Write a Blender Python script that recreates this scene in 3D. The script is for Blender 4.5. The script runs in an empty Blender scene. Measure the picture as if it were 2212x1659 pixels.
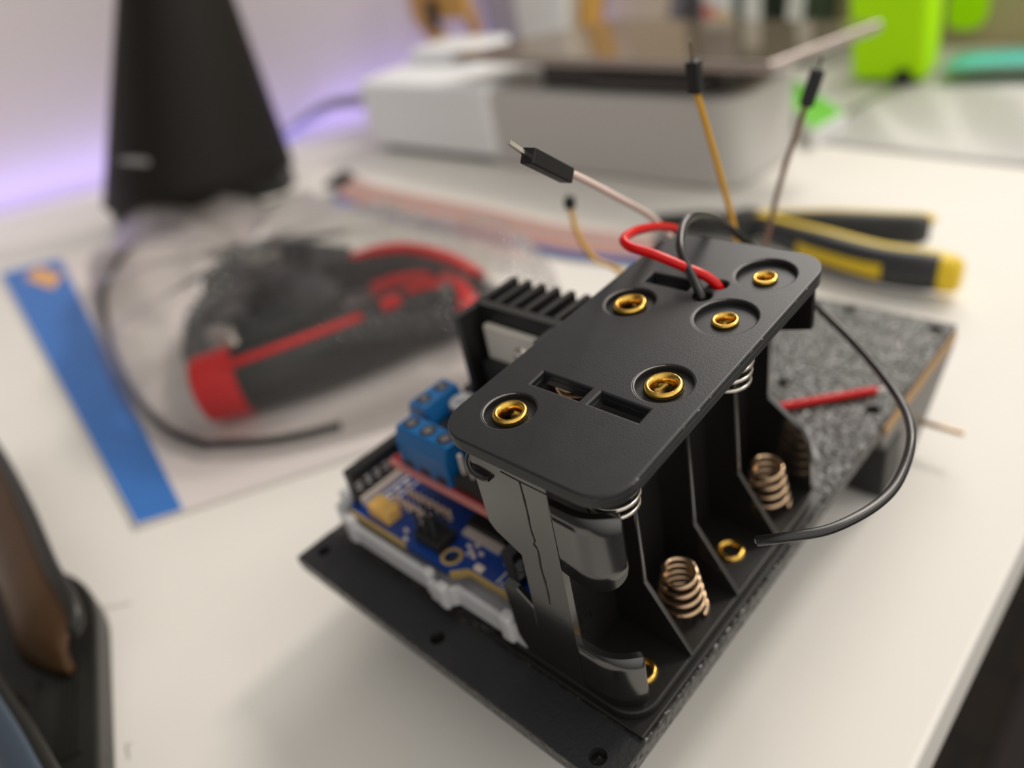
import bpy, bmesh, math, random
from mathutils import Vector, Matrix
random.seed(7)
SC = bpy.context.scene
COL = SC.collection
PI = math.pi
TABLE = 0.74                       # height of the desk top above the floor, metres


def W(p):                          # millimetres on the desk -> metres in the room
    return Vector((p[0] * .001, p[1] * .001, TABLE + p[2] * .001))


# ------------------------------------------------------------------ camera
cd = bpy.data.cameras.new('camera')
cam = bpy.data.objects.new('camera', cd)
COL.objects.link(cam)
SC.camera = cam
cd.sensor_width = 36.0
cd.lens = 26.89
cd.clip_start = .005
cd.clip_end = 20
R0, R1, R2 = Vector((.7260896, .66441265, -.17705853)), Vector((.26818829, -.51075838, -.81682368)), Vector((-.63314211, .54560215, -.54904404))
mw = Matrix.Identity(4)
for i in range(3):
    mw[i][0], mw[i][1], mw[i][2] = R0[i], -R1[i], -R2[i]
mw.translation = W((78.53, -50.85, 142.27))
cam.matrix_world = mw
cd.dof.use_dof = True
cd.dof.focus_distance = .110
cd.dof.aperture_fstop = 8.0

# ------------------------------------------------------------------ light and exposure
world = bpy.data.worlds.new('room_air')
SC.world = world
world.use_nodes = True
bg = world.node_tree.nodes['Background']
bg.inputs[1].default_value = 1.0
# the unseen room: set brighter towards the right, dim towards the left
wt = world.node_tree
wtc = wt.nodes.new('ShaderNodeTexCoord')
wdot = wt.nodes.new('ShaderNodeVectorMath')
wdot.operation = 'DOT_PRODUCT'
wdot.inputs[1].default_value = (.80, .05, .60)
wt.links.new(wtc.outputs['Generated'], wdot.inputs[0])
wrm = wt.nodes.new('ShaderNodeValToRGB')
wrm.color_ramp.elements[0].position = .0
wrm.color_ramp.elements[0].color = (.13, .125, .12, 1)
wrm.color_ramp.elements[1].position = .9
wrm.color_ramp.elements[1].color = (1.32, 1.26, 1.17, 1)
wt.links.new(wdot.outputs['Value'], wrm.inputs[0])
wt.links.new(wrm.outputs[0], bg.inputs[0])


def area(name, loc, target, size, power, color, sizey=None):
    l = bpy.data.lights.new(name, 'AREA')
    l.shape = 'RECTANGLE'
    l.size = size
    l.size_y = sizey or size
    l.energy = power
    l.color = color
    o = bpy.data.objects.new(name, l)
    COL.objects.link(o)
    o.location = W(loc)
    d = W(target) - W(loc)
    o.rotation_euler = d.to_track_quat('-Z', 'Y').to_euler()
    return o


area('ceiling_lamp', (140, 1150, 1150), (-20, 50, 0), .26, 11, (1.0, .91, .80))
area('side_lamp', (1000, 900, 1200), (-50, 50, 0), .5, 5, (1.0, .95, .88))
area('corner_lamp', (-500, 1750, 1150), (-20, 100, 0), .9, 22, (1.0, .94, .88))
area('wall_led', (-478, 226, 5), (-512, 248, 45), 1.0, .34, (.42, .34, 1.0), .02)
SC.view_settings.view_transform = 'Standard'
SC.view_settings.look = 'None'
SC.view_settings.gamma = 1
SC.view_settings.use_curve_mapping = False
SC.view_settings.exposure = -0.33

# ------------------------------------------------------------------ materials
def mat(name, col, rough=.5, metal=0., ior=1.5, bump=0., bscale=3000., var=0., vscale=400., trans=0., alpha=1., coat=0.):
    m = bpy.data.materials.new(name)
    m.use_nodes = True
    nt = m.node_tree
    b = nt.nodes['Principled BSDF']
    b.inputs['Base Color'].default_value = (*col, 1)
    b.inputs['Roughness'].default_value = rough
    b.inputs['Metallic'].default_value = metal
    b.inputs['IOR'].default_value = ior
    b.inputs['Transmission Weight'].default_value = trans
    b.inputs['Alpha'].default_value = alpha
    b.inputs['Coat Weight'].default_value = coat
    tc = nt.nodes.new('ShaderNodeTexCoord')
    if var:
        n = nt.nodes.new('ShaderNodeTexNoise')
        n.inputs['Scale'].default_value = vscale
        n.inputs['Detail'].default_value = 5
        nt.links.new(tc.outputs['Object'], n.inputs['Vector'])
        mx = nt.nodes.new('ShaderNodeMixRGB')
        mx.blend_type = 'MULTIPLY'
        mx.inputs[0].default_value = 1
        mx.inputs[1].default_value = (*col, 1)
        rp = nt.nodes.new('ShaderNodeMapRange')
        rp.inputs[3].default_value = 1 - var
        rp.inputs[4].default_value = 1 + var
        nt.links.new(n.outputs['Fac'], rp.inputs[0])
        nt.links.new(rp.outputs[0], mx.inputs[2])
        nt.links.new(mx.outputs[0], b.inputs['Base Color'])
    if bump:
        n = nt.nodes.new('ShaderNodeTexNoise')
        n.inputs['Scale'].default_value = bscale
        n.inputs['Detail'].default_value = 3
        nt.links.new(tc.outputs['Object'], n.inputs['Vector'])
        bp = nt.nodes.new('ShaderNodeBump')
        bp.inputs['Strength'].default_value = bump
        bp.inputs['Distance'].default_value = .0003
        nt.links.new(n.outputs['Fac'], bp.inputs['Height'])
        nt.links.new(bp.outputs['Normal'], b.inputs['Normal'])
    return m


def clear_film(name, tint, gloss=.25, rough=.08, haze=.0):
    m = bpy.data.materials.new(name)
    m.use_nodes = True
    nt = m.node_tree
    nt.nodes.clear()
    out = nt.nodes.new('ShaderNodeOutputMaterial')
    t = nt.nodes.new('ShaderNodeBsdfTransparent')
    t.inputs[0].default_value = (*tint, 1)
    g = nt.nodes.new('ShaderNodeBsdfGlossy')
    g.inputs['Roughness'].default_value = rough
    d = nt.nodes.new('ShaderNodeBsdfDiffuse')
    d.inputs[0].default_value = (.75, .74, .72, 1)
    m1 = nt.nodes.new('ShaderNodeMixShader')
    m1.inputs[0].default_value = haze
    nt.links.new(t.outputs[0], m1.inputs[1])
    nt.links.new(d.outputs[0], m1.inputs[2])
    fr = nt.nodes.new('ShaderNodeFresnel')
    fr.inputs[0].default_value = 1.5
    ad = nt.nodes.new('ShaderNodeMath')
    ad.operation = 'MULTIPLY_ADD'
    ad.inputs[1].default_value = .7
    ad.inputs[2].default_value = gloss * .1
    nt.links.new(fr.outputs[0], ad.inputs[0])
    m2 = nt.nodes.new('ShaderNodeMixShader')
    nt.links.new(ad.outputs[0], m2.inputs[0])
    nt.links.new(m1.outputs[0], m2.inputs[1])
    nt.links.new(g.outputs[0], m2.inputs[2])
    n = nt.nodes.new('ShaderNodeTexNoise')
    n.inputs['Scale'].default_value = 60
    n.inputs['Detail'].default_value = 2
    bp = nt.nodes.new('ShaderNodeBump')
    bp.inputs['Strength'].default_value = .45
    bp.inputs['Distance'].default_value = .004
    nt.links.new(n.outputs['Fac'], bp.inputs['Height'])
    nt.links.new(bp.outputs['Normal'], g.inputs['Normal'])
    nt.links.new(m2.outputs[0], out.inputs['Surface'])
    return m


def pebble(name, col, rough, scale, strength):
    m = mat(name, col, rough)
    nt = m.node_tree
    b = nt.nodes['Principled BSDF']
    tc = nt.nodes.new('ShaderNodeTexCoord')
    v = nt.nodes.new('ShaderNodeTexVoronoi')
    v.feature = 'SMOOTH_F1'
    v.inputs['Scale'].default_value = scale
    nt.links.new(tc.outputs['Object'], v.inputs['Vector'])
    bp = nt.nodes.new('ShaderNodeBump')
    bp.inputs['Strength'].default_value = strength
    bp.inputs['Distance'].default_value = .0006
    bp.invert = True
    nt.links.new(v.outputs['Distance'], bp.inputs['Height'])
    nt.links.new(bp.outputs['Normal'], b.inputs['Normal'])
    return m


def planks(name, c1, c2):
    m = mat(name, c1, .6, ior=1.2)
    nt = m.node_tree
    b = nt.nodes['Principled BSDF']
    tc = nt.nodes.new('ShaderNodeTexCoord')
    br = nt.nodes.new('ShaderNodeTexBrick')
    br.inputs['Color1'].default_value = (*c1, 1)
    br.inputs['Color2'].default_value = (*c2, 1)
    br.inputs['Mortar'].default_value = (.004, .003, .002, 1)
    br.inputs['Scale'].default_value = 2.2
    nt.links.new(tc.outputs['Object'], br.inputs['Vector'])
    nt.links.new(br.outputs['Color'], b.inputs['Base Color'])
    return m


M = {}
M['table'] = mat('desk_laminate', (.76, .735, .69), .6, ior=1.4, var=.025, vscale=30, bump=.03, bscale=900)
M['wall'] = mat('wall_paint', (.66, .60, .60), .8, var=.03, vscale=8, bump=.05, bscale=200)
M['tan'] = mat('tan_paint', (.52, .42, .27), .7, var=.05, vscale=12)
M['floor'] = planks('floor_boards', (.012, .007, .004), (.008, .005, .003))
M['rug'] = mat('rug_wool', (.012, .008, .007), .95, bump=.6, bscale=300)
M['cap'] = mat('holder_cap_plastic', (.017, .018, .020), .42, ior=1.5, bump=.10, bscale=3500, var=.25, vscale=300)
M['black'] = mat('holder_gloss_plastic', (.012, .011, .0105), .17, ior=1.95, bump=.03, bscale=500)
M['inner'] = mat('holder_satin_plastic', (.010, .009, .0085), .4, ior=1.5, bump=.05, bscale=900)
M['chassis'] = pebble('textured_black_plastic', (.030, .028, .027), .30, 900, 1.0)
M['strip'] = mat('dim_plate_plastic', (.014, .0145, .017), .5, bump=.3, bscale=1200, var=.35, vscale=120)  # darker copy of the plate plastic, with its dimmer reflection painted in
M['edge'] = mat('tan_edge_strip', (.42, .24, .09), .5, var=.1, vscale=900)
M['motor'] = mat('grey_motor_plastic', (.10, .095, .09), .4)
M['matte'] = mat('matte_black', (.009, .009, .009), .5, var=.15, vscale=600)
M['brass'] = mat('brass', (.80, .50, .11), .22, metal=1, bump=.15, bscale=1500)
M['steel'] = mat('bright_steel', (.72, .68, .62), .2, metal=1)
M['spring'] = mat('warm_nickel', (.60, .43, .28), .2, metal=1)
M['red'] = mat('red_insulation', (.66, .002, .004), .24, ior=1.4)
M['blackwire'] = mat('black_insulation', (.012, .011, .011), .28, ior=1.6)
M['whitewire'] = mat('pale_pink_insulation', (.80, .64, .58), .4)
M['yellowwire'] = mat('yellow_insulation', (.75, .40, .03), .4)
M['brownwire'] = mat('brown_insulation', (.22, .12, .08), .45)
M['pcb_blue'] = mat('blue_solder_mask', (.004, .045, .25), .32, var=.15, vscale=500, coat=.3)
M['pcb_red'] = mat('red_solder_mask', (.42, .03, .03), .35, var=.1, vscale=500)
M['gold'] = mat('gold_plating', (.70, .50, .26), .3, metal=.9)
M['pale'] = mat('solder_tin', (.84, .74, .66), .4, metal=.25)
M['goldpale'] = mat('pale_gold_pin', (.95, .72, .50), .35)
M['screw'] = mat('dull_screw_head', (.16, .15, .15), .6, metal=.3)
M['silk'] = mat('white_print', (.72, .72, .72), .6)
M['pink'] = mat('printed_board_rim', (.62, .22, .20), .5, var=.3, vscale=900)
M['terminal'] = mat('blue_terminal_plastic', (.002, .11, .32), .38)
M['amber'] = mat('amber_resin', (.74, .44, .12), .3)
M['aluminium'] = mat('aluminium', (.62, .60, .57), .35, metal=.9)
M['tabmetal'] = mat('satin_tab', (.78, .74, .67), .55, metal=.25)
M['capwhite'] = mat('silver_top', (.62, .63, .65), .4, metal=.3)
M['tray'] = mat('frosted_acrylic', (.80, .80, .82), .28, trans=.35, var=.05, vscale=300)
M['tanedge'] = mat('board_cut_edge', (.48, .34, .12), .5)
M['card'] = mat('white_card', (.70, .64, .62), .6)
M['cardblue'] = mat('blue_print', (.035, .17, .52), .5)
M['orange'] = mat('orange_print', (.80, .42, .12), .5)
M['toolblack'] = mat('black_rubber_grip', (.010, .0085, .008), .36, ior=1.45)
M['toolred'] = mat('red_rubber_grip', (.70, .004, .004), .35, ior=1.4)
M['toolsteel'] = mat('dark_tool_steel', (.045, .05, .05), .35, metal=.5)
M['blister'] = clear_film('clear_blister', (.955, .955, .95), .12, .03, .012)
M['bag'] = clear_film('thin_clear_bag', (.97, .98, .97), .1, .3, .55)
M['standblack'] = mat('stand_satin_black', (.013, .011, .0095), .5, ior=1.25)
M['emblem'] = mat('grey_emblem', (.30, .29, .28), .4)
M['prwhite'] = mat('printer_white', (.88, .90, .92), .45)
M['prgrey'] = mat('printer_grey', (.56, .55, .53), .45)
M['prdark'] = mat('printer_dark', (.045, .04, .038), .4)
M['glass'] = mat('dark_glass', (.34, .27, .19), .09, metal=.7)  # tan reflection of the surroundings is put into this metallic colour
M['rim'] = mat('brushed_rim', (.42, .36, .33), .35, metal=.5)
M['lime'] = mat('lime_plastic', (.52, 1.0, .0), .5, ior=1.3)
M['green'] = mat('green_print', (.14, .55, .02), .5)
M['teal'] = mat('teal_plastic', (.10, .60, .52), .5)
M['ochre'] = mat('ochre_wood', (.55, .30, .07), .6, var=.15, vscale=30)
M['offwhite'] = mat('off_white_plastic', (.80, .82, .82), .5)
M['palegrey'] = mat('pale_grey_plastic', (.42, .43, .47), .5)
M['darkgrey'] = mat('dark_grey_cover', (.08, .08, .085), .6)
M['darkgreen'] = mat('dark_green_cover', (.03, .05, .03), .6)
M['cream'] = mat('cream_cover', (.62, .54, .42), .6)
M['cable'] = mat('grey_cable_sheath', (.22, .21, .25), .5)
M['plyellow'] = mat('yellow_grip', (.80, .56, .01), .4)
M['plblack'] = mat('charcoal_grip', (.030, .032, .034), .45, bump=.2, bscale=700)
M['warmreflect'] = mat('warm_reflection_brown', (.085, .042, .016), .4, metal=.4, var=.25, vscale=90)  # warm light reflected on dark plastic, painted as a brown colour
M['case'] = mat('dark_olive_plastic', (.015, .0148, .0125), .36, ior=1.45, bump=.15, bscale=500, var=.15, vscale=80)
M['bluegrey'] = mat('blue_grey_metallic', (.14, .18, .24), .3, metal=.7)
M['hair'] = mat('hair', (.10, .07, .05), .5)


# ------------------------------------------------------------------ mesh helpers (millimetres)
class MB:
    def __init__(s):
        s.v, s.f, s.smooth = [], [], []

    def add(s, vs, fs, smooth=False):
        n = len(s.v)
        s.v += [Vector(p) for p in vs]
        s.f += [tuple(n + i for i in f) for f in fs]
        s.smooth += [smooth] * len(fs)
        return s

    def map(s, fn):
        s.v = [Vector(fn(p)) for p in s.v]
        return s

    def join(s, o):
        n = len(s.v)
        s.v += o.v
        s.f += [tuple(n + i for i in f) for f in o.f]
        s.smooth += o.smooth
        return s


ORG = {}


def thing(name, label, cat, base, group=None, kind=None):
    o = bpy.data.objects.new(name, None)
    COL.objects.link(o)
    o.empty_display_size = .01
    o.location = W(base)
    ORG[o.name] = Vector(base)
    o['label'] = label
    o['category'] = cat
    if group:
        o['group'] = group
    if kind:
        o['kind'] = kind
    return o


def obj(name, mb, material, parent=None, label=None, cat=None, group=None, kind=None, bevel=0., base=None):
    me = bpy.data.meshes.new(name)
    if parent is not None:
        org = ORG[parent.name]
    else:
        lo = Vector([min(p[i] for p in mb.v) for i in range(3)])
        hi = Vector([max(p[i] for p in mb.v) for i in range(3)])
        org = Vector(base) if base else Vector(((lo[0] + hi[0]) / 2, (lo[1] + hi[1]) / 2, lo[2]))
    me.from_pydata([tuple((p - org) * .001) for p in mb.v], [], mb.f)
    me.polygons.foreach_set('use_smooth', mb.smooth)
    bm = bmesh.new()
    bm.from_mesh(me)
    bmesh.ops.recalc_face_normals(bm, faces=bm.faces)
    if bevel:
        es = [e for e in bm.edges if len(e.link_faces) == 2 and e.calc_face_angle(0) > .6]
        bmesh.ops.bevel(bm, geom=es, offset=bevel * .001, segments=2, affect='EDGES', profile=.5, clamp_overlap=True)
    bm.to_mesh(me)
    bm.free()
    me.materials.append(M[material])
    o = bpy.data.objects.new(name, me)
    COL.objects.link(o)
    ORG[o.name] = org
    if parent is not None:
        o.parent = parent
        if not parent.name in ORG:
            ORG[parent.name] = org
    else:
        o.location = W(org)
    if label:
        o['label'] = label
    if cat:
        o['category'] = cat
    if group:
        o['group'] = group
    if kind:
        o['kind'] = kind
    return o


def box(x0, x1, y0, y1, z0, z1):
    v = [(x, y, z) for z in (z0, z1) for y in (y0, y1) for x in (x0, x1)]
    return MB().add(v, [(0, 2, 3, 1), (4, 5, 7, 6), (0, 1, 5, 4), (2, 6, 7, 3), (0, 4, 6, 2), (1, 3, 7, 5)])


def prism(pts, a, b, axis='z'):
    """polygon extruded from a to b along an axis; pts are (x,y), (x,z) or (y,z)"""
    def P(p, t):
        return {'z': (p[0], p[1], t), 'y': (p[0], t, p[1]), 'x': (t, p[0], p[1])}[axis]
    n = len(pts)
    v = [P(p, a) for p in pts] + [P(p, b) for p in pts]
    return MB().add(v, [tuple(range(n)), tuple(range(n, 2 * n))] + [(i, (i + 1) % n, n + (i + 1) % n, n + i) for i in range(n)])


def quad_slab(c, z0, z1):
    return prism([(p[0], p[1]) for p in c], z0, z1)


def rrect(x0, x1, y0, y1, r, n=8):
    out = []
    for cx, cy, a in ((x1 - r, y1 - r, 0), (x0 + r, y1 - r, 90), (x0 + r, y0 + r, 180), (x1 - r, y0 + r, 270)):
        for i in range(n + 1):
            t = math.radians(a + 90 * i / n)
            out.append((cx + r * math.cos(t), cy + r * math.sin(t)))
    return out


def circ(cx, cy, r, n=32, ph=0.):
    return [(cx + r * math.cos(2 * PI * i / n + ph), cy + r * math.sin(2 * PI * i / n + ph)) for i in range(n)]


def plate(outline, holes, z0, z1, bev=0.):
    """flat plate with holes, rounded edges"""
    cu = bpy.data.curves.new('tmp', 'CURVE')
    cu.dimensions = '2D'
    cu.fill_mode = 'BOTH'
    cu.extrude = (z1 - z0) / 2 - bev
    cu.bevel_depth = bev
    cu.bevel_resolution = 2
    cu.offset = -bev
    for pts in [outline] + list(holes):
        sp = cu.splines.new('POLY')
        sp.points.add(len(pts) - 1)
        for p, q in zip(sp.points, pts):
            p.co = (q[0], q[1], 0, 1)
        sp.use_cyclic_u = True
    o = bpy.data.objects.new('tmp', cu)
    COL.objects.link(o)
    dg = bpy.context.evaluated_depsgraph_get()
    me = bpy.data.meshes.new_from_object(o.evaluated_get(dg))
    mb = MB().add([(v.co.x, v.co.y, v.co.z + (z0 + z1) / 2) for v in me.vertices], [tuple(p.vertices) for p in me.polygons])
    bpy.data.objects.remove(o)
    bpy.data.curves.remove(cu)
    bpy.data.meshes.remove(me)
    return mb


def smoothline(pts, sub=8, closed=False):
    P = [Vector(p) for p in pts]
    out = []
    n = len(P)
    for i in range(n - 1):
        p0, p1, p2, p3 = P[max(i - 1, 0)], P[i], P[i + 1], P[min(i + 2, n - 1)]
        for k in range(sub):
            t = k / sub
            out.append(.5 * ((2 * p1) + (p2 - p0) * t + (2 * p0 - 5 * p1 + 4 * p2 - p3) * t * t + (3 * p1 - p0 - 3 * p2 + p3) * t ** 3))
    out.append(P[-1])
    return out


def tube(pts, r, n=10, r2=None, up=None):
    """tube along points; r may be a list, r2 a second radius for an oval section"""
    P = [Vector(p) for p in pts]
    m = len(P)
    rs = r if isinstance(r, (list, tuple)) else [r] * m
    r2s = rs if r2 is None else (r2 if isinstance(r2, (list, tuple)) else [r2] * m)
    T = [(P[min(i + 1, m - 1)] - P[max(i - 1, 0)]).normalized() for i in range(m)]
    N = Vector(up) if up else (Vector((0, 0, 1)) if abs(T[0].z) < .9 else Vector((1, 0, 0)))
    v, f = [], []
    for i in range(m):
        N = (N - T[i] * N.dot(T[i])).normalized()
        if up:
            N = (Vector(up) - T[i] * Vector(up).dot(T[i])).normalized()
        B = T[i].cross(N)
        for k in range(n):
            a = 2 * PI * k / n
            v.append(P[i] + N * (math.sin(a) * rs[i]) + B * (math.cos(a) * r2s[i]))
    for i in range(m - 1):
        for k in range(n):
            f.append((i * n + k, i * n + (k + 1) % n, (i + 1) * n + (k + 1) % n, (i + 1) * n + k))
    mb = MB().add(v, f, True)
    mb.add([v[k] for k in range(n)], [tuple(range(n))])
    mb.add([v[(m - 1) * n + k] for k in range(n)], [tuple(range(n))])
    return mb


def lathe(prof, c, n=32, axis='z', close=False):
    v, f = [], []
    m = len(prof)
    for k in range(n):
        a = 2 * PI * k / n
        for r, h in prof:
            x, y = r * math.cos(a), r * math.sin(a)
            v.append({'z': (c[0] + x, c[1] + y, c[2] + h), 'y': (c[0] + x, c[1] + h, c[2] + y), 'x': (c[0] + h, c[1] + x, c[2] + y)}[axis])
    for k in range(n):
        k2 = (k + 1) % n
        for i in range(m - 1 if not close else m):
            j = (i + 1) % m
            f.append((k * m + i, k2 * m + i, k2 * m + j, k * m + j))
    return MB().add(v, f, True)


def cyl(c, r, h, n=24, axis='z'):
    mb = lathe([(r, 0), (r, h)], c, n, axis)
    m = len(mb.v)
    mb.add([mb.v[2 * k] for k in range(n)], [tuple(range(n))])
    mb.add([mb.v[2 * k + 1] for k in range(n)], [tuple(range(n))])
    return mb


def helix(c, r0, r1, h, turns, wire, n=28):
    pts = []
    for i in range(int(turns * n) + 1):
        t = i / (turns * n)
        a = 2 * PI * i / n
        r = r0 + (r1 - r0) * t
        pts.append((c[0] + r * math.cos(a), c[1] + r * math.sin(a), c[2] + h * t))
    return tube(pts, wire, 8)


def sheet(fn, nu, nv, th):
    """curved sheet fn(u,v) with thickness"""
    g = [[Vector(fn(i / nu, j / nv)) for j in range(nv + 1)] for i in range(nu + 1)]
    v = []
    for s in (0, 1):
        for i in range(nu + 1):
            for j in range(nv + 1):
                du = g[min(i + 1, nu)][j] - g[max(i - 1, 0)][j]
                dv = g[i][min(j + 1, nv)] - g[i][max(j - 1, 0)]
                v.append(g[i][j] + du.cross(dv).normalized() * (th * s))
    K = (nu + 1) * (nv + 1)
    I = lambda i, j, s: s * K + i * (nv + 1) + j
    f = []
    for i in range(nu):
        for j in range(nv):
            for s in (0, 1):
                f.append((I(i, j, s), I(i + 1, j, s), I(i + 1, j + 1, s), I(i, j + 1, s)))
    mb = MB().add(v, f, True)
    e = []
    for i in range(nu):
        e += [(I(i, 0, 0), I(i + 1, 0, 0), I(i + 1, 0, 1), I(i, 0, 1)), (I(i, nv, 0), I(i + 1, nv, 0), I(i + 1, nv, 1), I(i, nv, 1))]
    for j in range(nv):
        e += [(I(0, j, 0), I(0, j + 1, 0), I(0, j + 1, 1), I(0, j, 1)), (I(nu, j, 0), I(nu, j + 1, 0), I(nu, j + 1, 1), I(nu, j, 1))]
    mb.f += e
    mb.smooth += [False] * len(e)
    return mb


def text(s, size, depth, xax, yax, at):
    """letters as a mesh: baseline direction xax, upward direction yax, lower-left corner at 'at'"""
    cu = bpy.data.curves.new('tmp', 'FONT')
    cu.body = s
    cu.size = size
    cu.extrude = depth
    o = bpy.data.objects.new('tmp', cu)
    COL.objects.link(o)
    dg = bpy.context.evaluated_depsgraph_get()
    me = bpy.data.meshes.new_from_object(o.evaluated_get(dg))
    X, Y = Vector(xax).normalized(), Vector(yax).normalized()
    Z = X.cross(Y)
    mb = MB().add([Vector(at) + X * v.co.x + Y * v.co.y + Z * v.co.z for v in me.vertices], [tuple(p.vertices) for p in me.polygons])
    bpy.data.objects.remove(o)
    bpy.data.curves.remove(cu)
    bpy.data.meshes.remove(me)
    return mb


def oriented_box(a, b, w, up=(0, 0, 1), w2=None):
    a, b = Vector(a), Vector(b)
    t = (b - a).normalized()
    n = (Vector(up) - t * Vector(up).dot(t)).normalized()
    s = t.cross(n)
    h = w / 2
    k = (w2 or w) / 2
    v = [q + s * (i * h) + n * (j * k) for q in (a, b) for i, j in ((-1, -1), (1, -1), (1, 1), (-1, 1))]
    return MB().add(v, [(0, 1, 2, 3), (4, 5, 6, 7), (0, 1, 5, 4), (1, 2, 6, 5), (2, 3, 7, 6), (3, 0, 4, 7)])


# ------------------------------------------------------------------ the room
WD = Vector((.545, .838, 0))                 # run of the left wall
WN = Vector((-.838, .545, 0))
wp = Vector((-606, 72, 0))
a, b = wp - WD * 900, wp + WD * 560
obj('wall_left', quad_slab([a, b, b + WN * 60, a + WN * 60], -740, 330), 'wall', kind='structure')
obj('wall_back', box(-420, 1400, 520, 560, -60, 110), 'tan', kind='structure')
obj('floor', box(-300, 2600, -150, 2600, -790, -740), 'floor', kind='structure')
obj('rug', quad_slab([(42, 480), (600, 250), (700, 800), (41, 820)], -740, -733), 'rug', label='dark mauve rug on the floor beyond the edge of the desk', cat='rug')

desk = thing('desk', 'white laminate desk that everything stands on', 'desk', (-150, 100, -740))
obj('desk_top', prism([(63, -420), (63, 518), (-312, 518), (-606 + 3, 66), (-900, -390), (-900, -420)], -22, 0), 'table', desk, bevel=1.2)
for x, y in ((-60, -390), (-60, 490), (-480, 200), (-860, -390)):
    obj('leg', box(x - 20, x + 20, y - 20, y + 20, -740, -22), 'table', desk)

# ------------------------------------------------------------------ robot base plate
base = thing('robot_base', 'black textured base plate standing on motor feet under the battery holder and circuit boards', 'robot chassis', (-10, 65, 0))
holes = [circ(x, y, r, 20) for x, y, r in ((-48.4, -5.2, 1.5), (-9.7, -6.2, 1.5), (28.4, -6.6, 1.6), (7.1, 136.5, 1.5), (29.1, 135.4, 1.5), (7.3, 96.9, 1.5), (29.2, 96.5, 1.5), (-48, 135, 1.5), (-30, 120, 1.5))]
obj('base_plate', plate([(-52.4, -9.9), (33.2, -9.9), (33.2, 139.5), (-52.4, 139.5)], holes, 24.4, 27, .35).join(box(-52.2, 33.0, -9.7, 139.3, 23.2, 24.4)), 'chassis', base)  # solid slab added underneath so the holes stay as dark as shade
obj('front_dim_strip', plate([(-52.2, -9.7), (33.0, -9.7), (33.0, -.6), (-52.2, -.6)], [circ(x, y, 1.5, 20) for x, y in ((-48.4, -5.2), (-9.7, -6.2), (28.4, -6.6))], 27.0, 27.12, 0), 'strip', base, label='front strip with three holes, dim reflection put into its colour')
obj('holder_ledge', prism([(-1, -.4), (32.6, -.4), (32.6, 64.6), (-1, 64.6)], 27, 27.9), 'inner', base, bevel=.25)
obj('edge_strip', box(33.2, 33.7, 93, 138.6, 23.0, 25.6), 'edge', base, label='tan strip along the far side')  # thin tan strip on part of the right side
mp = [(92, 23.1), (138, 23.1), (141, 20.5), (117.5, 0), (105.5, 0), (98.5, 12)]
obj('motor_housing', prism(mp, 12, 33.1, 'x'), 'motor', base, bevel=.5)
obj('motor_foot', box(22, 33.6, 96, 105, 1.2, 17), 'matte', base, bevel=.6)
obj('motor_axle', cyl((33, 121, 8), .75, 10, 14, 'x'), 'spring', base)
obj('motor_housing', prism(mp, -51, -30, 'x'), 'motor', base, bevel=.5)
obj('front_foot', prism(circ(-10, 32, 9), 0, 23.3), 'matte', base)

# ------------------------------------------------------------------ eight-cell battery holder
K = 3.92 / 63.95 / 49.7


def hz(p):                                   # the holder leans: its far end stands a little taller
    s = 1 + K * p[1]
    return (p[0], p[1], 27 + (p[2] - 27) * s)


def top(x, y):
    return hz((x, y, 76.7))


hold = thing('battery_holder', 'black eight-cell battery holder standing on end with brass rivets in its cap', 'battery holder', (16, 32, 27.9))
slots = [[(6.7, 14.9), (6.5, 18.2), (15.9, 18.1), (15.9, 15.0)], [(17.6, 15.0), (17.6, 18.1), (26.1, 17.9), (26.2, 14.9)], [(5.8, 46.5), (5.7, 49.6), (14.1, 49.6), (14.5, 46.4)]]
wires = [circ(17.7, 46.0, 1.55, 20), circ(18.6, 50.0, 1.4, 20)]
RIV = [(8.0, 8.5, 4.0, 2.75), (24.6, 23.7, 4.3, 2.95), (7.4, 40.0, 4.3, 2.9), (24.2, 42.0, 5.0, 2.2), (24.0, 55.5, 5.0, 2.1)]
ol = rrect(0, 32, 0, 64, 5.6)
taper = lambda p: (16 + (p[0] - 16) * (1.028 - .052 * p[1] / 64), p[1], p[2])
cap = plate(ol, slots + wires + [circ(x, y, r, 40) for x, y, r, q in RIV], 75.5, 76.7, .35)
cap.join(plate(rrect(.15, 31.85, .15, 63.85, 5.5), slots + wires + [circ(x, y, q - .8, 24) for x, y, r, q in RIV], 74.3, 75.7, .2))
capo = obj('cap_plate', cap.map(taper).map(hz), 'cap', hold)
for x, y, r, q in RIV:
    i = q - 1.15 if q > 2.5 else q - .85
    hh = 1.0 if q > 2.5 else .65
    pr = [(i, 0.0), (i + .25, .75 * hh), ((i + q) / 2, hh), (q - .12, .78 * hh), (q, .4 * hh), (q - .1, 0.0), (i + .3, -.1), (i + .25, -2.2), (i - .1, -2.2)]
    rv = lathe(pr, (x, y, 75.75), 36, close=True)
    obj('rivet', rv.map(taper).map(hz), 'brass', hold)
M['wornlit'] = mat('worn_lit_plastic', (.34, .33, .32), .5, bump=.5, bscale=2500)  # wear plus the lit recess rims and edge highlight, painted pale grey
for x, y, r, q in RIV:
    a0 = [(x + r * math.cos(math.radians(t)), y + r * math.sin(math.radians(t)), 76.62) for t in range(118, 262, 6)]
    obj('worn_lit_rim', tube(a0, [.03 + .11 * math.sin(PI * k / (len(a0) - 1)) for k in range(len(a0))], 6).map(taper).map(hz), 'wornlit', hold)
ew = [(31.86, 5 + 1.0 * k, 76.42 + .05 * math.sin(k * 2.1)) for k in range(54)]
obj('worn_lit_edge', tube(ew, [.09 + .05 * math.sin(k * 1.7) for k in range(54)], 6).map(taper).map(hz), 'wornlit', hold)
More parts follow.
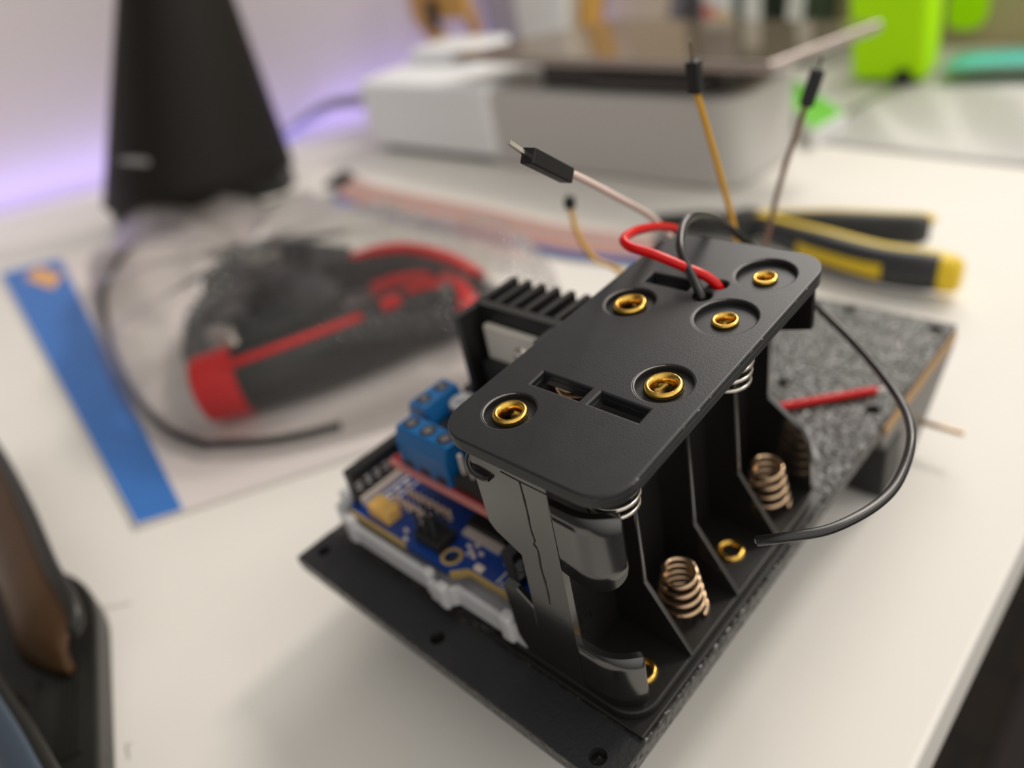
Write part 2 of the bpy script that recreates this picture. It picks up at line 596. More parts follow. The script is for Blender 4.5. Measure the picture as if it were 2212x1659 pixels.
obj('bottom_plate', plate(rrect(.3, 31.7, .2, 63.8, 5.4), [], 27.9, 29.6, .3).map(hz), 'inner', hold)
for y in (8.5, 39.4):
    obj('bottom_eyelet', lathe([(1.55, 0), (1.8, .7), (2.2, .9), (2.65, .6), (2.75, 0)], (26.4 if y < 10 else 25.4, y, 29.5), 32).map(hz), 'brass', hold)
for y in (23.6, 54.8):
    obj('spring', helix((24.8, y, 30.0), 4.3, 2.6, 9.2, 4.7, .5).map(hz), 'spring', hold)
for y in (8.5, 39.6):
    obj('spring', helix((25.4, y, 74.2), 4.4, 3.6, -7.5, 4.4, .36).map(hz), 'steel', hold)
obj('spring', helix((8.5, 23.6, 74.2), 4.2, 2.8, -6, 4, .35).map(hz), 'spring', hold)
obj('spine', box(15.3, 16.7, 1.2, 62.6, 29.4, 74.6).map(hz), 'inner', hold)
pr = [(16.5, 29.4), (31.6, 29.4), (31.7, 30.2), (23.5, 42.4), (23.2, 63), (23.2, 74.5), (16.5, 74.5)]
pl = [(15.5, 29.4), (9.4, 29.4), (9.2, 63), (9.2, 74.5), (15.5, 74.5)]
for y in (15.9, 31.2, 46.6):
    obj('partition', prism(pr, y - .45, y + .45, 'y').map(hz), 'black', hold, bevel=.2)
    obj('partition', prism(pl, y - .45, y + .45, 'y').map(hz), 'black', hold, bevel=.2)
fr = [(16.5, 29.4), (30.8, 29.4), (30.4, 36), (29.6, 40.5), (28.3, 43.2), (21.4, 48.2), (21.6, 62.5), (29.3, 64.6), (29.3, 74.5), (16.5, 74.5)]
fl = [(32 - x, z) for x, z in fr][::-1]
obj('far_wall', prism(fr, 61.6, 62.8, 'y').join(prism(fl, 61.6, 62.8, 'y')).map(hz), 'black', hold)
nw = [(12.2, 28.0), (20.9, 28.0), (21.0, 74.4), (6.2, 74.4), (6.8, 60.6), (8.0, 59.2), (12.7, 56.6), (12.5, 44)]
obj('near_wall', prism(nw, .5, 1.7, 'y').map(hz), 'black', hold)


def tab(zlo, zhi, a1, cr):
    """curved flange hugging the near cell"""
    def fn(u, v):
        flat = 3.2
        R = 7.9
        tot = flat + R * math.radians(a1 + 90)
        s = u * tot
        if s < flat:
            x, y = 20.9 + s, .5
        else:
            t = -PI / 2 + (s - flat) / R
            x, y = 24.1 + R * math.cos(t), .5 + R + R * math.sin(t)
        e = max(0, cr - (tot - s)) / cr
        g = cr * (1 - math.sqrt(max(0, 1 - e * e)))
        sag = 1.1 * math.sin(PI * min(1, u * 1.0)) if zlo > 50 else 0
        lo, hi = zlo - sag + g, zhi - g * .25
        return (x, y, lo + (hi - lo) * v)
    return fn


obj('upper_clip', sheet(tab(58.2, 71.2, -34, 3.2), 40, 4, -1.1).map(hz), 'black', hold)
obj('lower_clip', sheet(tab(29.4, 41.9, -30, 2.5), 40, 4, -1.1).map(hz), 'black', hold)
obj('upper_clip', tube(smoothline([(4.9, 2.6, 73.6), (5.2, 1.2, 72.0), (6.6, .3, 71.2), (8.8, .25, 70.9), (9.8, .5, 71.0)], 6), .42, 8, .8, (0, 0, 1)).map(hz), 'black', hold)
obj('lower_clip', prism([(12.3, 28), (12.6, 44.0), (9.2, 46.6), (6.6, 46.8), (5.9, 45), (6.4, 33), (8.6, 29.4)], .5, 1.7, 'y').map(hz), 'black', hold, bevel=.2)
seam = [(16.1, 73.0), (16.3, 68), (16.2, 64), (16.5, 61.8), (16.1, 60.9), (16.7, 59.8), (16.5, 56), (16.8, 52), (16.7, 48.0)]
obj('seam', tube([(x, .46, z) for x, z in smoothline([(a, b, 0) for a, b in seam], 3) for _ in (0,)] if False else [(q[0], .48, q[1]) for q in smoothline([(a, b, 0) for a, b in seam], 3)], [.1 + .09 * random.random() for _ in range(3 * (len(seam) - 1) + 1)], 6).map(hz), 'matte', hold)
obj('seam', tube([(12.5, .48, 73.4), (16.1, .48, 73.2), (22.2, .48, 73.1)], .09, 6).map(hz), 'matte', hold)
for y, z in ((22.0, 51), (37.5, 51), (53, 50)):
    obj('voltage_mark', text('1.5V', 4.6, .12, (0, 0, 1), (0, -1, 0), (16.75, y + 3, z)).map(hz), 'inner', hold)
obj('voltage_mark', text('1.5V', 4.0, .12, (0, 0, 1), (0, -1, 0), (16.75, 9, 34)).map(hz), 'inner', hold)
redp = smoothline([(18.6, 50, 66), (18.7, 50.2, 77), (17.3, 49.6, 80.6), (13.2, 48.0, 83.0), (8.6, 46.2, 85.3), (4.4, 45.4, 86.4), (1.9, 47.4, 86.6), (.4, 53.8, 85.2), (-1.0, 64.5, 80.9), (-1.0, 69.5, 76), (1, 74, 58), (5, 79, 36), (8.4, 83.4, 28.2), (10.5, 85.3, 27.95), (27.6, 102.6, 27.95)], 8)
red = obj('red_lead', tube(redp, .85, 12), 'red', hold, label='red lead looping over the cap')
obj('bare_strand', tube([(27.6, 102.6, 27.95), (29, 104.4, 28.0), (30.6, 105.8, 28.3)], .22, 6), 'pale', red)
blk = smoothline([(17.7, 46, 66), (17.7, 46.0, 77.5), (16.4, 46.6, 80.6), (13.6, 48.4, 83.0), (10.9, 50.7, 85.2), (8.4, 56, 86.4), (7.2, 61.5, 85.6), (6.2, 70.6, 81), (6.6, 79, 73.5), (11, 84, 65), (18.7, 85.2, 58.6), (30.5, 79.8, 54.2), (41.9, 69.6, 52.8), (48.1, 59.4, 53.8), (50.3, 49.9, 52.8), (49.9, 41.9, 52.5), (46.6, 32.9, 52.9), (41.9, 27.6, 53), (38.1, 25.6, 51.8)], 8)
bl = obj('black_lead', tube(blk, .80, 12), 'blackwire', hold, label='black lead curving out over the desk')
obj('bare_strand', tube([(38.4, 25.8, 51.9), (37.9, 25.5, 51.7)], .4, 8), 'pale', bl)

# ------------------------------------------------------------------ clear tray and blue microcontroller board
tray = thing('board_tray', 'translucent frosted tray holding the blue circuit board above the base plate', 'board tray', (-20, 36, 27.1))
obj('tray_floor', box(-47.5, 7.5, 2.6, 72, 29.0, 30.2), 'tray', tray)
for x, y in ((-44, 8), (3, 8), (-44, 68), (3, 68)):
    obj('foot', cyl((x, y, 26.9), 2.2, 2.3, 16), 'tray', tray)
fw = [(-48.8, 1.2), (-41, -.2), (-17, -.2), (-15.5, -1.4), (-11.5, -1.4), (-9.6, .7), (7.6, .7), (7.6, 1.9), (-9.9, 1.9), (-11.9, .1), (-15.0, .1), (-16.6, 1.2), (-40.6, 1.2), (-48.6, 2.6)]
obj('front_rail', prism(fw, 29.4, 34.2), 'tray', tray, bevel=.35)
obj('side_rail', box(-48.9, -47.6, 1.4, 72, 29.4, 35.4), 'tray', tray, bevel=.35)
obj('side_rail', box(7.6, 8.8, 1.9, 60, 29.4, 34.4), 'tray', tray, bevel=.35)
for x0, x1, y0, y1, h in ((-43.5, -40.4, -.8, 1.4, 36.2), (-49.6, -46.8, 3.2, 7.2, 37.4), (-17.6, -15.2, -.9, 1.2, 35.8), (-13.2, -10.4, -1.8, 0.4, 35.4), (2.2, 5.2, -.2, 2.4, 35.9)):
    obj('snap_post', box(x0, x1, y0, y1, 29.4, h), 'tray', tray, bevel=.7)

uno = thing('microcontroller_board', 'blue microcontroller board with black headers and gold pins in the frosted tray', 'circuit board', (-20, 36, 30.2))
outl = [(-46.4, 71), (-46.4, 4.2), (-44.6, 2.4), (-12.4, 2.4), (-9.9, 4.8), (4.6, 4.8), (7.0, 7.0), (7.0, 71)]
obj('circuit_board', plate(outl, [circ(-15.3, 5.5, 1.55, 24)], 33.6, 35.1, .1), 'pcb_blue', uno)
obj('board_rim', prism([(-12.5, 2.15), (-9.8, 4.55), (4.7, 4.55), (6.9, 6.7), (6.6, 7.0), (4.5, 5.1), (-10.1, 5.1), (-12.7, 2.75)], 33.5, 35.2), 'tanedge', uno)
obj('board_rim', prism([(-44.6, 2.15), (-26, 2.15), (-26, 2.7), (-44.6, 2.7)], 33.5, 35.2), 'tanedge', uno)
obj('hole_ring', lathe([(1.55, .0), (1.55, .16), (2.3, .16), (2.3, 0)], (-15.3, 5.5, 35.05), 28), 'tanedge', uno)
for x, y in ((-40, 60), (2, 60), (-40, 12), (2, 30)):
    obj('standoff', cyl((x, y, 30.2), 1.6, 3.4, 12), 'tray', uno)


def header(x, y0, n, chars, side):
    h = obj('header', box(x - 1.3, x + 1.3, y0, y0 + 2.54 * n, 35.1, 43.8), 'matte', uno, bevel=.2)
    for k in range(n):
        yc = y0 + 2.54 * (k + .5)
        obj('socket', box(x - .5, x + .5, yc - .5, yc + .5, 43.78, 43.88), 'inner', h)
    return h


h = header(-45.0, 4.6, 6, None, 0)
for k, ch in enumerate(('A5', 'A4', 'A3', 'A2', 'A1', 'A0')):
    obj('marking', text(ch, 2.1, .03, (0, 0, 1), (0, -1, 0), (-43.66, 4.6 + 2.54 * k + 2.0, 38.6)), 'silk', h)
h = header(.3, 6.8, 8, None, 0)
for k, ch in enumerate(('RX0', 'TX1')):
    obj('marking', text(ch, 2.4, .03, (0, 0, 1), (0, -1, 0), (1.64, 6.8 + 2.54 * k + 2.1, 37.2)), 'silk', h)
obj('header_spacer', box(-43.6, -42.6, 5.0, 19.5, 35.1, 37.0), 'pale', uno)
# two-by-three programming pins
ic = obj('pin_block', box(-25.0, -17.4, 4.3, 9.4, 35.1, 37.6), 'matte', uno, bevel=.3)
for i in range(3):
    for j in range(2):
        obj('pin', box(-24.0 + 2.54 * i - .32, -24.0 + 2.54 * i + .32, 5.6 + 2.54 * j - .32, 5.6 + 2.54 * j + .32, 37.5, 42.6), 'toolsteel', ic)
# two rows of gold pins
for j in range(2):
    for i in range(8):
        x, y = -36.4 + 1.85 * i + .75 * j, 9.4 + 3.0 * j
        obj('gold_pin', box(x - .34, x + .34, y - .34, y + .34, 35.0, 38.0), 'goldpale', uno, bevel=.2)
ac = obj('amber_capacitor', box(-39.4, -32.6, 3.7, 7.8, 35.1, 38.4), 'amber', uno, bevel=.5)
obj('end_tab', box(-40.0, -39.3, 4.4, 6.8, 35.1, 37.4), 'pale', ac)
chip = obj('chip', box(-17.8, -7.4, 12.6, 17.2, 35.3, 37.4), 'matte', uno, bevel=.25)
for i in range(14):
    x = -17.4 + .74 * i
    obj('chip_pin', box(x - .2, x + .2, 10.8, 12.8, 35.1, 36.0), 'pale', chip)
for x, y in ((-12.5, 8.4), (-11.3, 7.7), (-10.4, 9.0), (-12.7, 10.2), (-14.0, 9.2), (-28.5, 5.0), (-26.8, 3.4), (-27.0, 7.4), (-26.4, 9.8), (-4.4, 9.9), (-2.9, 10.6), (-3.6, 12.2), (-27.6, 8.0), (-5.0, 12.5)):
    obj('surface_part', box(x - .5, x + .5, y - .35, y + .35, 35.05, 35.75), 'pale', uno, bevel=.15)
obj('reset_lamp', box(-9.2, -7.0, 5.4, 6.9, 35.05, 36.0), 'pale', uno, bevel=.3)
obj('print_line', box(-3.4, -3.1, 5.6, 9.4, 35.1, 35.16), 'silk', uno)
obj('print_line', box(-41.8, -41.1, 6, 19, 35.1, 35.16), 'silk', uno)
obj('print_line', box(-38.6, -38.0, 9, 18.5, 35.1, 35.16), 'silk', uno)
for x, y in ((-40.2, 7.5), (-40.0, 10), (-40, 12.6), (-40, 15.2)):
    obj('pad', cyl((x, y, 35.06), .7, .12, 14), 'pale', uno)
obj('marking', text('TX  RX', 1.6, .03, (1, 0, 0), (0, 1, 0), (-2.7, 5.2, 35.14)), 'silk', uno)
obj('marking', text('L', 2.4, .03, (1, 0, 0), (0, 1, 0), (-13.6, 7.4, 35.14)), 'silk', uno)
obj('usb_socket', box(-36, -24, 58, 73, 35.1, 45), 'aluminium', uno, bevel=.4)
obj('power_socket', box(-8, 1, 60, 73, 35.1, 46), 'matte', uno, bevel=.4)

# ------------------------------------------------------------------ red motor driver board
drv = thing('motor_driver_board', 'red motor driver board with finned black heat sink and blue terminals', 'circuit board', (-20, 33, 35.1))
obj('circuit_board', box(-38.4, -1.2, 11.8, 54.5, 43.5, 45), 'pcb_red', drv, bevel=.1)
obj('printed_rim', box(-38.2, -1.4, 11.7, 12.5, 43.7, 45.08), 'pink', drv)
for x, y in ((-36, 52), (-4, 52), (-36, 30), (-4, 22)):
    obj('standoff', cyl((x, y, 35.1), 1.3, 8.5, 12), 'brass', drv)


def terminal(x0, y0, n, along):
    L_, D_ = 5.05 * n, 7.6
    pf = [(0, 45), (D_, 45), (D_, 51), (5.6, 54.6), (1.2, 54.6), (0, 51.5)]
    if along == 'x':
        mb = prism([(y0 + p, z) for p, z in pf], x0, x0 + L_, 'x')
        t = obj('terminal_block', mb, 'terminal', drv, bevel=.3)
        for k in range(n):
            xc = x0 + 5.05 * (k + .5)
            s = obj('screw_well', cyl((xc, y0 + 3.4, 54.5), 1.75, .14, 20), 'inner', t)
            obj('screw', cyl((xc, y0 + 3.4, 54.6), 1.0, .12, 16), 'screw', t)
            obj('wire_mouth', box(xc - 1.5, xc + 1.5, y0 - .06, y0 + .2, 45.6, 47.4), 'inner', t)
    else:
        mb = prism([(x0 + p, z) for p, z in pf], y0, y0 + L_, 'y')
        t = obj('terminal_block', mb, 'terminal', drv, bevel=.3)
        for k in range(n):
            yc = y0 + 5.05 * (k + .5)
            obj('screw_well', cyl((x0 + 3.4, yc, 54.5), 1.7, .14, 20), 'inner', t)
            obj('screw', cyl((x0 + 3.4, yc, 54.6), .9, .12, 16), 'screw', t)


terminal(-34.4, 12.5, 3, 'x')
terminal(-39.4, 20.6, 2, 'y')
ct = obj('control_header', box(-18.6, -6.0, 13.0, 17.4, 45, 48.4), 'matte', drv, bevel=.3)
for k in range(4):
    obj('pin', box(-17.2 + 2.54 * k - .32, -17.2 + 2.54 * k + .32, 14.6, 15.24, 48.3, 53.2), 'pale', ct)
for x, y in ((-18.4, 18.5), (-30.6, 20.6), (-36, 33.5)):
    obj('jumper_cap', box(x, x + 2.5, y, y + 4.8, 45, 51.2), 'matte', drv, bevel=.3)
for x, y, r, h in ((-28.4, 27.3, 3.2, 8.9), (-8.5, 24, 3.2, 8.4)):
    c = obj('capacitor', cyl((x, y, 45), r, h, 28), 'matte', drv)
    tp = obj('capacitor_top', lathe([(0, 0), (r - .3, 0), (r, -.35), (r, -1.2)], (x, y, 45 + h + .1), 28), 'capwhite', c)
    obj('capacitor_mark', text('220', 1.7, .03, (.9, .4, 0), (-.4, .9, 0), (x - 1.4, y - 1.6, 45 + h + .12)), 'matte', c)
hs = obj('heat_sink', box(-30.2, -7.2, 37.4, 39.4, 46, 71.8), 'matte', drv, label='black finned heat sink')
for k in range(6):
    x = -30.2 + 3.9 * k
    obj('fin', box(x, x + 1.3, 39.2, 49.6, 46, 71.8), 'matte', hs)
for x in (-30.2, -8.8):
    obj('wing', box(x, x + 1.6, 31.5, 37.6, 46, 71.6), 'matte', hs)
dc = obj('driver_chip', box(-27.2, -9.4, 33.6, 37.4, 47, 60.5), 'matte', drv, bevel=.4)
obj('chip_tab', box(-27.0, -9.8, 35.6, 37.3, 60, 68.2), 'tabmetal', dc, bevel=.4, label='bright metal tab')
obj('screw', lathe([(0, 1.0), (1.2, .9), (1.9, .4), (2.0, 0)], (-17.0, 35.6, 63.6), 20, 'y').map(lambda p: (p[0], 71.2 - p[1], p[2])), 'steel', dc)
for k in range(7):
    obj('chip_leg', box(-26 + 2.5 * k, -25.2 + 2.5 * k, 33.4, 34, 45, 48), 'pale', dc)


# ------------------------------------------------------------------ loose jumper wires
def jumper(label, wire, matname, plug0, plug1, tip, pinr=.32):
    t = thing('jumper_wire', label, 'wire', wire[0], 'loose jumper wires rising behind the battery holder')
    obj('insulation', tube(smoothline(wire + [plug0], 8), .68, 10), matname, t)
    p = obj('plug', oriented_box(plug0, plug1, 2.5), 'matte', t, bevel=.25)
    obj('pin', oriented_box(plug1, tip, pinr * 2), 'steel', t)


jumper('pale pink jumper wire with black plug pointing up to the left', [(4.4, 60, 43.9), (3, 72, 52), (-4, 76, 66), (-9.8, 73.9, 76.7), (-6.7, 57.2, 89.3), (-3.1, 42.3, 99.4)], 'whitewire', (-2.5, 40, 100.2), (-1.1, 30.3, 107.1), (.6, 25.2, 111))
jumper('tall yellow jumper wire standing upright in front of the printer', [(4.8, 66, 43.9), (4, 78, 50), (-.5, 90, 60), (-2.7, 92.5, 68.7), (-4.4, 88.6, 85.7)], 'yellowwire', (-5.5, 84.2, 100.2), (-5.4, 83.3, 106.5), (-5.1, 82, 110.3))
jumper('thin brown jumper wire with dark plug before the green box', [(4.6, 69.5, 43.9), (2, 85, 44), (-4, 104, 46), (-5.5, 112.9, 55.8), (-4.2, 118.3, 70.6)], 'brownwire', (-1, 122.7, 85.8), (.7, 124.9, 93.4), (1.5, 125.2, 96.5))
jumper('short yellow jumper wire curving up over the ribbon cable', [(-16, 73, 41), (-20, 80, 46), (-29.6, 84.8, 55.7), (-35.1, 82.3, 59.6), (-38.4, 81.2, 65.8)], 'yellowwire', (-40.4, 81.9, 72.5), (-40.7, 82.4, 75.2), (-40.8, 82.6, 76.4))

# ------------------------------------------------------------------ ribbon of jumper wires
rib = thing('ribbon_cable', 'flat ribbon of rainbow jumper wires lying on the desk before the printer', 'cable', (-200, 184, 0))
up = [(-313, 199, 8), (-293.5, 195.4, 7), (-250.4, 194.1, 6), (-195.1, 192.4, 6), (-146.8, 188.9, 6), (-112.1, 191, 6), (-96, 193, 6)]
lo = [(-312, 181, 4), (-291.4, 178.9, 3), (-230.8, 175.8, 2), (-180.1, 176.1, 2), (-135.3, 174.4, 2), (-101.7, 179.3, 2), (-86, 182, 3)]
cols = [(.75, .25, .06), (.60, .50, .55), (.40, .34, .58), (.78, .48, .10), (.55, .42, .55), (.75, .28, .08), (.66, .58, .58), (.42, .36, .60), (.78, .44, .12), (.70, .20, .05), (.34, .38, .62), (.08, .22, .66)]
for k, c in enumerate(cols):
    M['rb%d' % k] = mat('ribbon_strand_%s' % 'abcdefghijkl'[k], c, .45)
    t = k / (len(cols) - 1)
    pts = [Vector(p).lerp(Vector(q), t) for p, q in zip(up, lo)]
    obj('wire', tube(smoothline(pts, 6), .95, 8), 'rb%d' % k, rib)
    if k < 6:
        s = Vector((-1, .25 - .12 * k, .12)).normalized()
        obj('plug', oriented_box(pts[0], pts[0] + s * 14, 2.6), 'matte', rib)
    e = pts[-1]
    obj('plug', oriented_box(e, e + Vector((14, 1.5, 0)), 2.5), 'matte', rib)

# ------------------------------------------------------------------ yellow and black pliers
pl_ = thing('pliers', 'yellow and black pliers lying open on the desk behind the battery holder', 'pliers', (-30, 212, 0))


def handle(pts, w, h, body, edge, z0):
    p = smoothline(pts, 6)
    n = len(p)
    ws = [w * (.55 + .45 * min(1, i / n * 2.2)) * (1 if i < n - 3 else (.93, .8, .55)[i - n + 3]) for i in range(n)]
    hs_ = [h * (.6 + .4 * min(1, i / n * 2.2)) * (1 if i < n - 3 else (.95, .85, .6)[i - n + 3]) for i in range(n)]
    b_ = obj('grip', tube(p, hs_, 16, ws, (0, 0, 1)), body, pl_)
    return b_, p, ws, hs_


g1, p1, w1, h1 = handle([(-62, 216, 8), (-48, 209.5, 8), (-28, 203.2, 8), (-6, 199.0, 8), (15, 201, 8)], 5.2, 6.8, 'plblack', None, 0)
obj('yellow_edge', tube([(q + Vector((-.3, w * .75, h * .62))) for q, w, h in zip(p1, w1, h1)], [1.9] * len(p1), 10, 3.0, (0, 0, 1)), 'plyellow', g1)
obj('yellow_panel', tube([(q + Vector((.6, -w * .62, 0.0))) for q, w, h in list(zip(p1, w1, h1))[9:19]], [3.6] * 10, 12, 2.6, (0, 0, 1)), 'plyellow', g1)
obj('yellow_end', tube([p1[-3] + Vector((1.5, 0, 0)), p1[-1] + Vector((1.2, 0, 0)), p1[-1] + Vector((2.6, .1, 0))], [6.6, 6.2, 4.6], 14, [5, 4.8, 3.5], (0, 0, 1)), 'plyellow', g1)
g2, p2, w2, h2 = handle([(-66, 219, 7), (-52, 222.5, 7), (-34, 226.5, 7), (-14, 231, 7), (-3, 233.4, 7)], 5.0, 6.0, 'plblack', None, 0)
obj('yellow_edge', tube([(q + Vector((-.3, w * .8, h * .6))) for q, w, h in zip(p2, w2, h2)], [1.6] * len(p2), 10, 2.2, (0, 0, 1)), 'plyellow', g2)
obj('pivot', cyl((-68, 218, 2), 6, 9, 24), 'toolsteel', pl_)
obj('jaw', prism([(-66, 214), (-86, 209.5), (-104, 206.5), (-106, 208), (-88, 217.5), (-66, 222)], 2.5, 10), 'toolsteel', pl_, bevel=.8)

# ------------------------------------------------------------------ blister pack with a two-handled tool
pk = thing('blister_pack', 'clear blister pack on white card with a blue band along its edge', 'package', (-230, 60, 0))
A, B, C_, D_ = Vector((-137.4, -22.4, 0)), Vector((-445, 27.6, 0)), Vector((-372, 150, 0)), Vector((-58, 112, 0))
obj('backing_card', quad_slab([A, B, C_, D_], .2, 1.4), 'card', pk)
i0, i1 = Vector((-130.6, -10, 0)), Vector((-422, 56.5, 0))
obj('blue_band', quad_slab([A + Vector((-.6, .6, 0)), B + Vector((2, .6, 0)), i1, i0], 1.4, 1.55), 'cardblue', pk)
obj('printed_patch', quad_slab([(-414, 33), (-425, 44), (-392, 47), (-376, 36)], 1.55, 1.65), 'orange', pk)


def blister():
    ft = [(-152, 8), (-172, 5), (-200, 7), (-238, 14), (-290, 29), (-352, 54), (-400, 100), (-335, 128), (-235, 142), (-122, 146), (-86, 122), (-90, 86), (-122, 32)]
    ring = smoothline([(x, y, 0) for x, y in ft + [ft[0]]], 5)[:-1]
    cx, cy = -215, 78
    prof = [(1.05, 1.7), (1.0, 1.9), (.985, 8), (.97, 18), (.94, 27), (.86, 31.5), (.6, 33), (.3, 33.3), (.02, 33.4)]
    n = len(ring)
    v = []
    for s, z in prof:
        for q in ring:
            zz = z * (1 + .10 * math.sin(q.x * .09) * (s < .96)) - (0 if z < 3 else max(0, (-250 - (cx + (q.x - cx) * s)) * .09))
            v.append((cx + (q.x - cx) * s, cy + (q.y - cy) * s, max(zz, 1.6)))
    f = []
    for i in range(len(prof) - 1):
        for k in range(n):
            f.append((i * n + k, i * n + (k + 1) % n, (i + 1) * n + (k + 1) % n, (i + 1) * n + k))
    f.append(tuple((len(prof) - 1) * n + k for k in range(n)))
    return MB().add(v, f, True), ring


bmesh_, ring = blister()
obj('blister_shell', bmesh_, 'blister', pk)
obj('blister_rim', tube([Vector((-215 + (q.x + 215) * .965, 78 + (q.y - 78) * .965, 2.4)) for q in ring[-6:] + ring[:30]], 1.4, 8), 'standblack', pk)

tl = thing('stripping_pliers', 'red and black handled wire stripping pliers sealed inside the blister pack', 'pliers', (-170, 70, 1.6))
ax = [(-165.5, 20.5, 14.5), (-158, 30, 15), (-147, 48, 15.5), (-137, 72, 15), (-130, 92, 15), (-122, 106, 13.8)]
p = smoothline(ax, 6)
n = len(p)
rad = [(9 if i == 0 else 11.6 + 1.2 * math.sin(PI * i / n)) * (1 if i < n - 4 else (.95, .88, .76, .55)[i - n + 4]) for i in range(n)]
hd = obj('handle', tube(p, rad, 20, [r * .8 for r in rad], (0, 0, 1)), 'toolblack', tl, label='thick black handle with red trim')
k = 8
obj('red_collar', tube(p[:k], [r + .5 for r in rad[:k]], 20, [r * .8 + .5 for r in rad[:k]], (0, 0, 1)), 'toolred', hd)


def onhandle(i, ang):
    T = (p[min(i + 1, n - 1)] - p[max(i - 1, 0)]).normalized()
    N = Vector((0, 0, 1))
    N = (N - T * N.dot(T)).normalized()
    Bv = T.cross(N)
    a = math.radians(ang)
    return p[i] + N * math.sin(a) * rad[i] + Bv * math.cos(a) * rad[i] * .8


sgn = 1 if (p[10] + (p[12] - p[8]).normalized().cross(Vector((0, 0, 1))) * 5).x > p[10].x else -1
A0 = (lambda d: d if sgn > 0 else 180 - d)
obj('red_stripe', tube([onhandle(i, A0(48 + i * 0.6)) for i in range(6, 19)], 1.5, 8), 'toolred', hd)
obj('red_spot', tube([onhandle(i, A0(62)) for i in range(20, 23)], 2.4, 10), 'toolred', hd)
obj('red_stripe', tube([onhandle(i, A0(75)) for i in range(23, 28)], 1.6, 8), 'toolred', hd)
h2_ = smoothline([(-204, 102, 11), (-190, 112, 11), (-172, 121, 11), (-148, 121, 11), (-126, 117, 11), (-113, 110, 11)], 6)
rh = obj('handle', tube(h2_, [6, *[8] * (len(h2_) - 2), 6], 16), 'toolblack', tl, label='rear handle with a red arched edge')
obj('red_edge', tube(smoothline([(-194, 111, 17), (-184, 120, 18.5), (-173, 126.5, 18), (-150, 126.5, 18), (-127, 121.5, 17)], 6), 3.2, 10), 'toolred', rh)
obj('red_patch', tube(smoothline([(-166, 100, 13), (-156, 105, 16), (-144, 110, 17)], 6), 4.2, 10), 'toolred', rh)
obj('red_tip', tube(smoothline([(-138, 113, 16), (-124, 108, 18), (-110, 101, 15)], 6), 4.4, 10), 'toolred', rh)
obj('jaw', prism([(-172, 26), (-200, 30), (-232, 48), (-262, 84), (-248, 118), (-214, 124), (-196, 100), (-180, 92), (-176, 50)], 4, 15), 'toolsteel', tl, bevel=1.5)
obj('jaw_plate', prism([(-200, 44), (-236, 62), (-250, 90), (-222, 108), (-200, 80)], 14.5, 24), 'toolblack', tl, bevel=1.5)
obj('adjuster', cyl((-196, 52, 14), 7, 9, 20), 'toolsteel', tl)
obj('adjuster', cyl((-222, 84, 22), 9, 5, 20), 'aluminium', tl)
obj('spring', helix((-180, 40, 16), 4, 4, 9, 4, .8), 'steel', tl)

# ------------------------------------------------------------------ black tapered stand
st = thing('monitor_stand', 'tall black tapered stand with a small grey emblem near its foot', 'stand', (-408, 150, 0))
sl, sr = Vector((-447, 101, 0)), Vector((-380, 198, 0))
tl_, tr_ = Vector((-420, 168, 150)), Vector((-398, 205, 150))
bul = Vector((.82, -.57, 0))


def face(u, v):
    a_ = sl.lerp(tl_, v)
    b_ = sr.lerp(tr_, v)
    q = a_.lerp(b_, u)
    wd = (b_ - a_).length
    return q + bul * (wd * .40 * math.sin(PI * u) ** .75) + Vector((0, 0, 12 * (1 - v)))


obj('stand_body', sheet(face, 24, 12, 3), 'standblack', st)
obj('back_panel', sheet(lambda u, v: sl.lerp(tl_, v).lerp(sr.lerp(tr_, v), u) + Vector((-1, .7, 12 * (1 - v))), 4, 4, 2), 'standblack', st)
obj('stand_foot', prism([(sl.x, sl.y), (sl.x + 24, sl.y - 4), (sr.x + 14, sr.y - 16), (sr.x, sr.y), (-425, 150)], 0, 13), 'matte', st)
q0, q1 = face(.12, .20), face(.34, .20)
obj('emblem', tube([face(.10 + .02 * i, .205) + bul * 3.9 for i in range(11)], [2.2, 2.8, 3.2, 3.4, 3.4, 3.4, 3.4, 3.3, 3.0, 2.6, 2.0], 8, .5, (0, 0, 1)), 'emblem', st)

# ------------------------------------------------------------------ printer
pt = thing('printer', 'white and grey printer with a dark glass plate raised on top', 'printer', (-230, 300, 0))
obj('body', prism(rrect(-262, -94, 259, 322, 14), 0.5, 43), 'prgrey', pt, bevel=2.5)
obj('side_housing', prism(rrect(-372, -246, 257, 340, 8), 4, 46), 'prwhite', pt, bevel=4)
obj('base_skirt', prism(rrect(-366, -104, 263, 318, 8), 0, 5), 'prdark', pt)
obj('housing_lid', box(-362, -300, 300, 338, 46, 55), 'prwhite', pt, bevel=3)
obj('neck', box(-214, -104, 268, 318, 43, 57.2), 'prdark', pt, bevel=1)
obj('neck_block', box(-180, -112, 264, 300, 43, 52), 'prdark', pt, bevel=1)
gp = [(-281, 268), (-76, 252), (-58, 317), (-217, 341)]
obj('glass_plate', quad_slab(gp, 57, 60.6), 'glass', pt, label='dark reflective glass plate')
cen = sum((Vector((*q, 0)) for q in gp), Vector()) / 4
obj('plate_rim', tube([(gp[0][0], gp[0][1], 58.4), (gp[1][0], gp[1][1], 58.4)], 2.3, 8, 1.2, (0, 0, 1)).join(tube([(gp[1][0], gp[1][1], 58.4), (gp[2][0], gp[2][1], 58.4)], 2.3, 8, 1.2, (0, 0, 1))), 'rim', pt)

